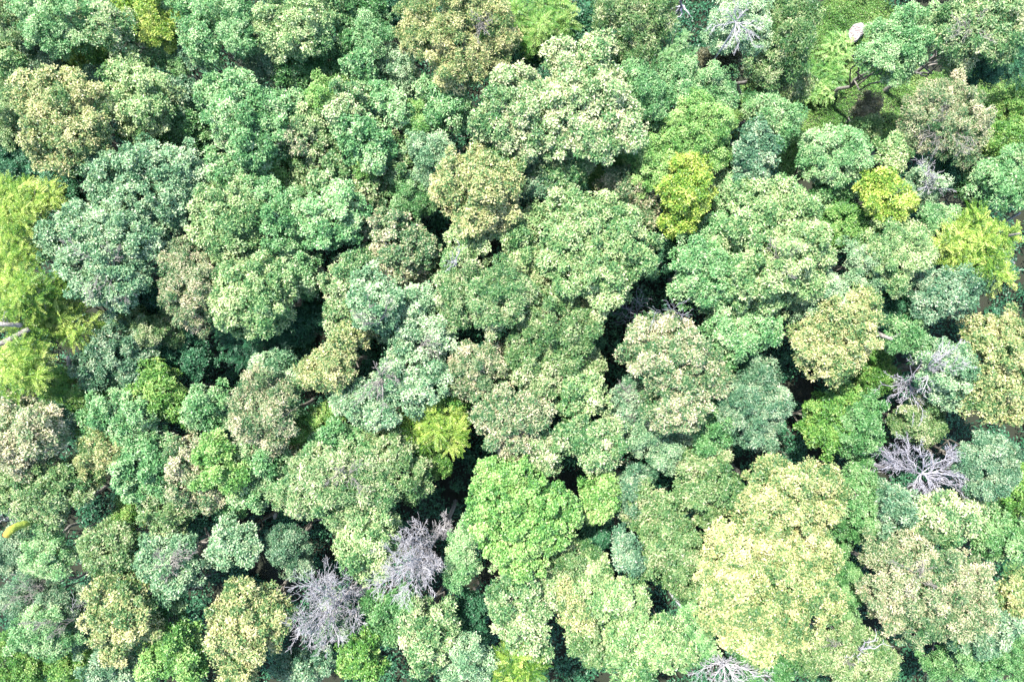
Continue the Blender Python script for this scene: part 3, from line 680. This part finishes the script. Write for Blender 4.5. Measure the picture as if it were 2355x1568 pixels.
larch frond 14 1 | soft green feathery larch on the bottom edge | 1170,1540,32 1212,1532,32 1190,1510,22
teal fine 9 1 | dark teal crown in the hollow under the large lemon-cream crown | 1540,575,36 1560,600,26 1525,545,24
teal oak 9 1 | dark teal crown in the shade right of the big light green one | 1345,1210,32 1330,1240,24 1370,1235,24
olive oak 13 1 | olive-cream crown under the teal one right of the big light green crown | 1290,1260,30 1310,1290,28 1345,1275,24
silver oak 12 1 | grey-olive crown left of the wide dull green one | 1440,1120,32 1470,1100,28 1450,1160,28
silver fine 11 1 | shadowed silver crown on the left edge below the mossy stump | 30,1260,34 50,1230,24 20,1300,26
green fine 11 1 | green crown in the gap between the lower larch and the dusky grey-green crown | 225,925,28 205,960,24
mint oak 13 1 | bluish green crown between the plain green and the whitish cream ones | 620,1060,34 645,1085,28 625,1030,24
green oak 12 1 | dark green crown between the pinkish cream one and the mint one below the giant | 1640,800,28 1660,830,24 1665,860,20
green fine 11 1 | shaded green crown over the gap left of the wide airy one | 1935,1260,22 1950,1320,24 1955,1370,24 1945,1420,22
green oak 11 1 | mid green crown between the giant golden pair and the bottom stubs crown | 1780,1530,34 1730,1530,28 1820,1500,24
mint oak 12 1 | pale green crown between the lime-cream bottom one and the giant golden pair | 1600,1450,34 1620,1490,30 1590,1410,26
silver oak 13 1 | silvery crown at the bottom, right of the wide airy one | 2290,1440,34 2250,1475,32 2325,1430,24
lime fine 12 1 | yellow-green crown right of the round mint one | 1960,510,34 1930,530,30 1985,540,28 1920,500,26
green oak 11 1 | dark green crown under the round mint one | 1900,450,30 1930,465,28 1880,480,24
mint oak 12 1 | green crown between the blue-grey one and the vivid yellow-lime one | 1680,430,30 1660,460,28 1700,400,22
'''

# ---------------------------------------------------------------- forest floor
def hgt(x, y):
    return .12 * np.sin(x * .31 + y * .17) + .10 * np.sin(y * .43 - x * .11) + .05 * np.sin(x * 1.3) * np.sin(y * 1.1)


gm, N, L = new_mat('forest_floor')
tc = N.new('ShaderNodeTexCoord')
n1 = N.new('ShaderNodeTexNoise'); n1.inputs['Scale'].default_value = .9; n1.inputs['Detail'].default_value = 8
n2 = N.new('ShaderNodeTexNoise'); n2.inputs['Scale'].default_value = 9; n2.inputs['Detail'].default_value = 6
L.new(tc.outputs['Object'], n1.inputs[0]); L.new(tc.outputs['Object'], n2.inputs[0])
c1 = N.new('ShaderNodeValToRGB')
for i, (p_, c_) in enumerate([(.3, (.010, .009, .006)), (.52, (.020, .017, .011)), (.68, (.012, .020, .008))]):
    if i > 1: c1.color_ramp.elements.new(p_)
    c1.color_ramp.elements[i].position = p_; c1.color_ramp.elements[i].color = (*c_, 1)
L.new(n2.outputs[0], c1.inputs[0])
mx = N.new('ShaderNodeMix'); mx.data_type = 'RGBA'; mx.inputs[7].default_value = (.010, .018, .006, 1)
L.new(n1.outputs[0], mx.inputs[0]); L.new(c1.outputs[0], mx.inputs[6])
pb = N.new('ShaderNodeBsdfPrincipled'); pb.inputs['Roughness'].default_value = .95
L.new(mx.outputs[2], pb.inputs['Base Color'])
bm = N.new('ShaderNodeBump'); bm.inputs['Distance'].default_value = .06; L.new(n2.outputs[0], bm.inputs['Height']); L.new(bm.outputs[0], pb.inputs['Normal'])
oo = N.new('ShaderNodeOutputMaterial'); L.new(pb.outputs[0], oo.inputs[0])
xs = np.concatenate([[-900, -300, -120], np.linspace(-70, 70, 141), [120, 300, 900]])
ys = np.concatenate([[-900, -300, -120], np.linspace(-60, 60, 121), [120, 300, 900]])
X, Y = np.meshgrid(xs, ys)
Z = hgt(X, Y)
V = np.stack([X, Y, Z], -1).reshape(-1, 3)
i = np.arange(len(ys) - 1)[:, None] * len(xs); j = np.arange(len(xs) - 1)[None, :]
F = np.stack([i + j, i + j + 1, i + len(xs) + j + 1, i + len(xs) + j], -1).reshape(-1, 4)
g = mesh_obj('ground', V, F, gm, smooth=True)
g['kind'] = 'structure'; g['label'] = 'dark forest floor of soil and leaf litter'


def stuff_leaves(name, label, pal, P, l, w, spread=.5, up=.6):
    n = len(P)
    D = unit(rng.normal(size=(n, 3)) * np.array([1, 1, spread]))
    Nn = unit(rng.normal(size=(n, 3)) * .45 + np.array([0, 0, up + .4]))
    tint = np.clip(.5 + .22 * np.sin(P[:, 0] * .9) * np.sin(P[:, 1] * .8 + 1) + rng.normal(size=n) * .2, 0, 1)
    V, F, T = leaf_quads(P, D, Nn, l * rng.uniform(.6, 1.3, n), w * rng.uniform(.6, 1.3, n), tint)
    o = mesh_obj(name, V, F, MAT[pal], None, T)
    o['kind'] = 'stuff'; o['label'] = label
    return o


# the clearing, in floor metres
def clear_mask(x, y):
    """1 in the grassy opening at the upper right"""
    k = W(0) / 2355.0
    ox = x / k + 1177.5; oy = 784 - y / k
    m = np.zeros(len(x), bool)
    for cx, cy, a, b in ((1985, 250, 350, 95), (2290, 240, 170, 110), (1965, 120, 150, 130), (1840, 320, 120, 90), (1900, 190, 130, 90), (1780, 270, 120, 80)):
        # shapes were read off where they show; bring them down to the floor
        m |= (((ox - cx) / a) ** 2 + ((oy - cy) / b) ** 2) < 1
    return m


# undergrowth: bushes, saplings and brambles in the shade of the canopy
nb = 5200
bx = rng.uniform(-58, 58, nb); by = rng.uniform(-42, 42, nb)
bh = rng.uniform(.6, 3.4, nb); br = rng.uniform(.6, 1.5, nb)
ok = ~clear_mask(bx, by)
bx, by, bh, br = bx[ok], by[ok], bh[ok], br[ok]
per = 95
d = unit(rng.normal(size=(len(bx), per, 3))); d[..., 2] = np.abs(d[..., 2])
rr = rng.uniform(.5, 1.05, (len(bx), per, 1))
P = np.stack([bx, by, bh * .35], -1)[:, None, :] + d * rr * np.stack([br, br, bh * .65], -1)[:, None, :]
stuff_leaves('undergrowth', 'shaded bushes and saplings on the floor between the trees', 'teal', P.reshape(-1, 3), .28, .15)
# low plants of the clearing
n = 420000
k0 = W(0) / 2355
px = rng.uniform((1550 - 1177) * k0, (2500 - 1177) * k0, n); py = rng.uniform((784 - 460) * k0, (784 + 30) * k0, n)
ok = clear_mask(px, py)
bare = (np.sin(px * .5 + 2) * .6 + py - (784 - 243) * k0)
thin = np.exp(-(bare / .55) ** 2) * .72                       # two trodden wheel lines show bare soil
bare2 = (np.sin(px * .5 + 2.3) * .6 + py - (784 - 276) * k0)
thin = np.maximum(thin, np.exp(-(bare2 / .4) ** 2) * .6)
nz = .5 + .5 * np.sin(px * 2.1 + np.sin(py * 3)) * np.sin(py * 1.9 + np.sin(px * 1.7))
ok &= rng.random(n) > np.maximum(thin * (.6 + .5 * nz), .0)
px, py, nz = px[ok], py[ok], nz[ok]
P = np.stack([px, py, hgt(px, py) + .03 + rng.random(len(px)) * (.12 + .55 * nz ** 2) * (1 - np.clip(thin[ok], 0, .8))], -1)
half = rng.random(len(P)) < .62
stuff_leaves('ground_cover', 'low green herbs and brambles covering the clearing', 'vivid', P[half], .13, .075, .4)
stuff_leaves('grass', 'dull olive grass along the old track across the clearing', 'olive', P[~half], .16, .03, 1.1, .2)

# ---------------------------------------------------------------- live trees
CAT = {'frond': 'larch', 'fern': 'tree'}
for row in TREES.strip().split('\n'):
    spec, label, lobs = [s.strip() for s in row.split('|')]
    sp = spec.split()
    pal, habit, top, size = sp[0], sp[1], float(sp[2]), float(sp[3])
    lobes = [tuple(float(v) for v in q.split(',')) for q in lobs.split()]
    name = 'broadleaf_tree'; cat = 'tree'
    if 'larch' in label:
        name = 'larch_tree'
    if 'bush' in label or 'shrub' in label:
        name = 'shrub'; cat = 'shrub'
    boughs = []
    bark = None
    if label in BOUGHS:
        boughs = [BOUGHS[label]]
        bark = PALEBARK
    make_tree(name, label, cat, pal, habit, top, lobes, size=size, shift=float(sp[4]) if len(sp) > 4 else 0, bark=bark, boughs=boughs)

# bracken at the rim of the clearing: each clump is a thing
for k, (x, y, r, lab) in enumerate([
        (1918, 118, 24, 'bright bracken clump nearest the boulder'),
        (1898, 150, 26, 'bright bracken clump between the boulder and the drooping olive crown'),
        (1872, 185, 30, 'bright bracken clump in the middle of the fern slope above the track'),
        (1908, 185, 22, 'bright bracken clump at the outer side of the fern slope'),
        (1845, 210, 26, 'bright bracken clump under the orange-flecked low crown'),
        (1880, 215, 22, 'bright bracken clump closest to the track')]):
    b = at(x, y, 0)
    t = thing('bracken_fern', lab, 'fern', b, 'bracken above the track')
    rm = r * W(1) / 2355
    n = 26
    ang = rng.uniform(0, 6.283, n); q = rng.uniform(0, .9, n) ** .7 * rm
    C = np.stack([b[0] + np.cos(ang) * q, b[1] + np.sin(ang) * q, .7 + rng.uniform(0, .7, n)], -1)
    V, F, T = foliage(C, np.zeros(n, int), 'fern', unit(np.stack([np.cos(ang), np.sin(ang), np.full(n, .6)], -1)), 1.25)
    mesh_obj('fronds', V - b, F, MAT['lime'], t, T)

# ---------------------------------------------------------------- dead trees
dead_tree('dead_tree', 'leaning white dead tree, its dense bare branches sweeping down', (1048, 1150, 0),
          [(1030, 1200, 5), (1008, 1232, 9), (990, 1262, 11.5)],
          [(884, 1338, 16.3), (920, 1366, 15.8), (958, 1362, 15.3), (987, 1348, 14.8), (1014, 1300, 14.3), (900, 1268, 15.8), (925, 1248, 15.3), (966, 1198, 14.3, .85), (1022, 1183, 10.5, .6), (1035, 1215, 9.5, .6), (905, 1310, 15.8), (950, 1320, 16.8)],
          .20, DEADWHITE, 17, 3, .009, .060)
dead_tree('dead_tree', 'forked white dead tree with two long bare arms above the bottom edge', (862, 1262, 0),
          [(840, 1315, 5), (810, 1350, 8.5), (776, 1392, 11)],
          [(672, 1458, 15.8), (738, 1495, 14.8), (745, 1328, 15.3), (712, 1346, 15.8), (808, 1318, 13.8, .8), (842, 1352, 10.5, .7), (815, 1434, 14.3), (778, 1488, 14.8), (688, 1415, 15.8), (720, 1383, 16.3), (700, 1440, 15.3), (770, 1335, 14.8)],
          .18, DEADWHITE, 15, 3, .009, .060)
dead_tree('dead_tree', 'lilac-grey dead tree with a spray of fine twigs over a black gap', (1960, 1035, 0),
          [(2020, 1075, 5), (2060, 1078, 8), (2092, 1083, 10), (2118, 1089, 11.5)],
          [(2241, 1086, 12.5), (2236, 1110, 12), (2211, 1049, 13), (2190, 1031, 13), (2166, 1138, 12), (2121, 1158, 11.5), (2100, 1134, 11), (2086, 1006, 12, .9), (2055, 1020, 12, .85), (2004, 1026, 11, .7), (2118, 1018, 12.5), (2032, 1046, 12, .8), (2143, 1146, 12), (2200, 1120, 12), (2220, 1100, 13), (1985, 1090, 10, .6)],
          .24, DEADLILAC, 14, 3, .009, .050)
dead_tree('dead_tree', 'white dead tree at the bottom edge with a star of bare twigs', (1520, 1330, 0),
          [(1600, 1440, 6), (1665, 1525, 12)],
          [(1600, 1552, 13.5), (1640, 1508, 13.5), (1690, 1516, 13.5), (1738, 1545, 13.5), (1772, 1556, 13), (1720, 1575, 13), (1668, 1582, 13), (1632, 1570, 13)],
          .16, DEADWHITE, 12, 3, .009, .055)
dead_tree('dead_tree', 'white dead limbs spread like a web over the pale mint crown at the top edge', (1540, 300, 0),
          [(1620, 180, 9), (1693, 52, 16)],
          [(1631, 64, 16.5), (1742, 82, 16.5), (1655, 18, 17), (1721, 6, 17), (1738, 112, 16), (1672, 108, 16), (1750, 62, 16.5), (1698, 118, 16), (1690, 0, 17)],
          .13, DEADWHITE, 9, 3, .009, .042)
dead_tree('dead_tree', 'grey broken-topped dead trunk with thick stubs at the top edge', (1510, 100, 0),
          [(1545, 50, 6), (1568, 14, 10)],
          [(1554, 46, 10), (1590, 40, 10), (1566, -18, 12), (1540, 22, 10)],
          .2, DEADLILAC, 4, 1, .02, .10)
dead_tree('dead_tree', 'bare brown-grey tree arching over the hollow beside the yellow-olive crown', (1940, 860, 0),
          [(2040, 880, 6), (2092, 884, 10)],
          [(2020, 888, 11), (2045, 862, 11), (2099, 963, 11.5), (2092, 815, 12.5), (2116, 826, 13), (2068, 935, 11), (2040, 915, 11), (2105, 930, 11.5), (2120, 960, 12)],
          .14, DEADLILAC, 7, 3, .010, .05)
dead_tree('dead_tree', 'low bare tree with brown twigs at the rim of the black pit', (1720, 985, 0),
          [(1775, 1015, 4)],
          [(1742, 1040, 6), (1779, 982, 6), (1806, 1040, 6), (1752, 1000, 6), (1815, 1000, 6), (1770, 1050, 6)],
          .09, DEADBROWN, 6, 2, .010, .04)
dead_tree('dead_tree', 'thin crooked bare tree in the black gap below the large lemon-cream crown', (1440, 760, 0),
          [(1463, 727, 7)],
          [(1420, 688, 12), (1446, 680, 12), (1470, 657, 12), (1424, 742, 10), (1430, 715, 11), (1480, 680, 11)],
          .10, DEADLILAC, 6, 2, .010, .045)
dead_tree('dead_tree', 'patch of grey bare twigs on the upper rim of the large pinkish cream crown', (1500, 745, 0),
          [(1535, 725, 12)],
          [(1512, 712, 15), (1560, 698, 15), (1565, 715, 15), (1535, 695, 15), (1580, 722, 15), (1500, 735, 15)],
          .10, DEADLILAC, 6, 2, .009, .035)
dead_tree('dead_tree', 'bare snag with pale sticks in the shade by the star-shaped larch', (2200, 600, 0),
          [(2310, 590, 9)],
          [(2330, 560, 10), (2335, 605, 10), (2320, 620, 10), (2300, 575, 10)],
          .10, DEADLILAC, 6, 2, .009, .04)
dead_tree('dead_tree', 'small bleached tree with a few crooked sticks, left of the mossy stump', (60, 1150, 0),
          [(24, 1194, 12)],
          [(-15, 1183, 14), (-25, 1208, 14), (48, 1200, 12), (20, 1170, 13), (36, 1212, 12)],
          .09, DEADWHITE, 5, 2, .010, .04)
dead_tree('dead_tree', 'pale broken stick standing up between the two yellow crowns left of centre', (1075, 650, 0),
          [(1048, 606, 14)],
          [(1050, 577, 17), (1032, 622, 16.5), (1040, 590, 17), (1055, 600, 16.5)],
          .08, DEADWHITE, 4, 2, .012, .05)
dead_tree('dead_tree', 'thin bare tree with grey stems at the left above the golden crown', (330, 1330, 0),
          [(200, 1390, 10)],
          [(150, 1398, 13), (215, 1372, 12), (175, 1375, 13), (205, 1420, 12)],
          .07, DEADWHITE, 4, 2, .010, .03)
dead_tree('dead_tree', 'dead tree with white side sticks over the bottom crown with broken stubs', (1800, 1330, 0),
          [(1950, 1480, 11), (1978, 1492, 14)],
          [(2005, 1484, 15.5), (2034, 1479, 15.5), (2016, 1455, 15.5), (1974, 1525, 15, .8), (1990, 1502, 15)],
          .12, DEADWHITE, 4, 2, .014, .06)
dead_tree('dead_tree', 'bare grey sapling in the dark gap beside the golden-tipped crown', (470, 250, 0),
          [(448, 200, 6)],
          [(425, 165, 9), (432, 190, 8), (452, 172, 8), (462, 205, 7)],
          .06, DEADLILAC, 4, 2, .010, .03)


# ---------------------------------------------------------------- stumps, fallen wood, rocks
def log(name, label, cat, pts, radii, mat, stubs=0):
    P = np.array([at(p[0], p[1], level(p[2])) for p in pts])
    base = P[0].copy()
    t = thing(name, label, cat, base)
    n = 5 * (len(P) - 1) + 1
    tt = np.linspace(0, len(P) - 1, n)
    Q = np.stack([np.interp(tt, np.arange(len(P)), P[:, k]) for k in range(3)], 1)
    Q[1:-1] = (Q[:-2] + 2 * Q[1:-1] + Q[2:]) / 4
    rad = np.interp(tt, np.arange(len(P)), radii) * rng.uniform(.88, 1.12, n)
    Qe = np.concatenate([Q, Q[-1:] + (Q[-1:] - Q[-2:-1]) * .15]); rad = np.concatenate([rad, [rad[-1] * .25]])
    tb = Tubes(); tb.add(Qe, rad, 10)
    tb.build('trunk', mat, t, base)
    for s in range(stubs):
        br = Tubes()
        a = Q[R.randrange(n // 3, n)]
        dd = unit(rng.normal(size=3) * np.array([1, 1, .5]) + np.array([0, 0, .4]))
        grow_limb(br, a, a + dd * R.uniform(.5, 1.1), .03, 1, 3)
        br.build('branch', mat, t, base)
    return t


log('fallen_trunk', 'pale leaning trunk poking out between the golden crown and the teal long-leaved one', 'fallen tree',
    [(1995, 755, 10), (2020, 768, 12.5), (2052, 780, 13.5)], [.2, .17, .1], PALEBARK, 2)
log('fallen_trunk', 'upper pale trunk reaching in from the left edge under the brightest larch', 'fallen tree',
    [(-30, 742, 17.3), (15, 746, 17.0), (48, 748, 15.5)], [.13, .15, .17], PALEBARK, 2)
log('fallen_trunk', 'lower brown trunk slanting up from the left edge between the larches', 'fallen tree',
    [(-20, 800, 15.6), (15, 784, 15.6), (66, 757, 15.4)], [.15, .17, .19], BARK, 2)
log('snag', 'short flaking trunk standing in the dark beside the dusky grey-green crown', 'dead trunk',
    [(170, 852, 5), (162, 845, 9), (156, 820, 12)], [.2, .18, .12], bark_mat('flaking_bark', (.16, .10, .07), (.5, .46, .42), 12), 2)
log('snag', 'broken pale snag beyond the tip of the star-shaped larch', 'dead trunk',
    [(2280, 552, 9), (2318, 542, 13), (2345, 537, 15)], [.15, .12, .06], PALEBARK, 1)
log('snag', 'long silver-grey snag slanting under the feathery mint crown on the right edge', 'dead trunk',
    [(2275, 530, 7), (2310, 510, 9), (2345, 490, 12)], [.13, .11, .07], DEADLILAC, 1)

# mossy stump whose broken end is orange
mm, N, L = new_mat('mossy_orange_wood')
tc = N.new('ShaderNodeTexCoord'); sx = N.new('ShaderNodeSeparateXYZ'); L.new(tc.outputs['Generated'], sx.inputs[0])
nz_ = N.new('ShaderNodeTexNoise'); nz_.inputs['Scale'].default_value = 7; L.new(tc.outputs['Object'], nz_.inputs[0])
ad = N.new('ShaderNodeMath'); ad.operation = 'MULTIPLY_ADD'; ad.inputs[1].default_value = .35; L.new(nz_.outputs[0], ad.inputs[0]); L.new(sx.outputs[0], ad.inputs[2])
cr = N.new('ShaderNodeValToRGB')
for i, (p_, c_) in enumerate([(.22, (.40, .13, .03)), (.42, (.32, .20, .03)), (.75, (.19, .24, .03))]):
    if i > 1: cr.color_ramp.elements.new(p_)
    cr.color_ramp.elements[i].position = p_; cr.color_ramp.elements[i].color = (*c_, 1)
L.new(ad.outputs[0], cr.inputs[0])
pb = N.new('ShaderNodeBsdfPrincipled'); pb.inputs['Roughness'].default_value = .9; L.new(cr.outputs[0], pb.inputs['Base Color'])
bp = N.new('ShaderNodeBump'); bp.inputs['Distance'].default_value = .05; L.new(nz_.outputs[0], bp.inputs['Height']); L.new(bp.outputs[0], pb.inputs['Normal'])
oo = N.new('ShaderNodeOutputMaterial'); L.new(pb.outputs[0], oo.inputs[0])
log('mossy_trunk', 'mossy yellow-green leaning trunk with an orange broken end near the left edge', 'dead trunk',
    [(95, 1192, 11), (62, 1203, 13), (38, 1210, 14), (22, 1221, 14.6), (13, 1233, 14.7)], [.15, .22, .28, .27, .22], mm, 2)

rm_, N, L = new_mat('weathered_rock')
tc = N.new('ShaderNodeTexCoord')
vo = N.new('ShaderNodeTexNoise'); vo.inputs['Scale'].default_value = 5; vo.inputs['Detail'].default_value = 9
mp = N.new('ShaderNodeMapping'); mp.inputs['Scale'].default_value = (1, 3.2, 1.5); mp.inputs['Rotation'].default_value = (0, .2, .6)
L.new(tc.outputs['Object'], mp.inputs[0]); L.new(mp.outputs[0], vo.inputs[0])
cr = N.new('ShaderNodeValToRGB')
for i, (p_, c_) in enumerate([(.36, (.06, .05, .05)), (.5, (.25, .21, .20)), (.62, (.42, .37, .35))]):
    if i > 1: cr.color_ramp.elements.new(p_)
    cr.color_ramp.elements[i].position = p_; cr.color_ramp.elements[i].color = (*c_, 1)
L.new(vo.outputs[0], cr.inputs[0])
pb = N.new('ShaderNodeBsdfPrincipled'); pb.inputs['Roughness'].default_value = .9; L.new(cr.outputs[0], pb.inputs['Base Color'])
bp = N.new('ShaderNodeBump'); bp.inputs['Distance'].default_value = .05; L.new(vo.outputs[0], bp.inputs['Height']); L.new(bp.outputs[0], pb.inputs['Normal'])
oo = N.new('ShaderNodeOutputMaterial'); L.new(pb.outputs[0], oo.inputs[0])


def rock(label, x, y, sx_, sy_, sz_, rot, cut=.62, z=0, lift=0.0):
    n = 40; m_ = 20
    u, v = np.meshgrid(np.linspace(0, 2 * np.pi, n, endpoint=False), np.linspace(0, np.pi, m_))
    D = np.stack([np.cos(u) * np.sin(v), np.sin(u) * np.sin(v), np.cos(v)], -1)
    r = np.ones(D.shape[:2])
    for _ in range(16):                                       # facets: planes that shave the ball
        nn = unit(rng.normal(size=3)); h = R.uniform(cut, .95)
        dt = D @ nn
        r = np.minimum(r, np.where(dt > .05, h / np.maximum(dt, .05), 9))
    r = r * (1 + .03 * np.sin(D[..., 0] * 17) * np.sin(D[..., 1] * 19 + D[..., 2] * 13))
    V = D * r[..., None] * np.array([sx_, sy_, sz_])
    c, s = math.cos(rot), math.sin(rot)
    V = np.stack([V[..., 0] * c - V[..., 1] * s, V[..., 0] * s + V[..., 1] * c, V[..., 2] + sz_ * .45], -1).reshape(-1, 3)
    i = np.arange(m_ - 1)[:, None] * n; j = np.arange(n)[None, :]; j2 = (j + 1) % n
    F = np.stack([i + n + j, i + n + j2, i + j2, i + j], -1).reshape(-1, 4)
    o = mesh_obj('boulder', V, F, rm_)
    p = at(x, y, z); o.location = (p[0], p[1], z + lift)
    o['label'] = label; o['category'] = 'rock'
    return o


rock('large pinkish grey boulder with cracked ridges among the green herbs', 1963, 80, .72, .95, .8, -.5, z=.4)
rock('small dark flat rock at the upper end of the track', 1750, 219, .62, .32, .3, .1)
rock('small grey rock at the foot of the light green crown by the clearing', 1805, 334, .5, .28, .32, .2)
rock('smallest pale rock beside the round mint crown', 1845, 334, .33, .24, .28, .5)
print('leaf faces', COUNT[0], 'objects', len(bpy.data.objects))
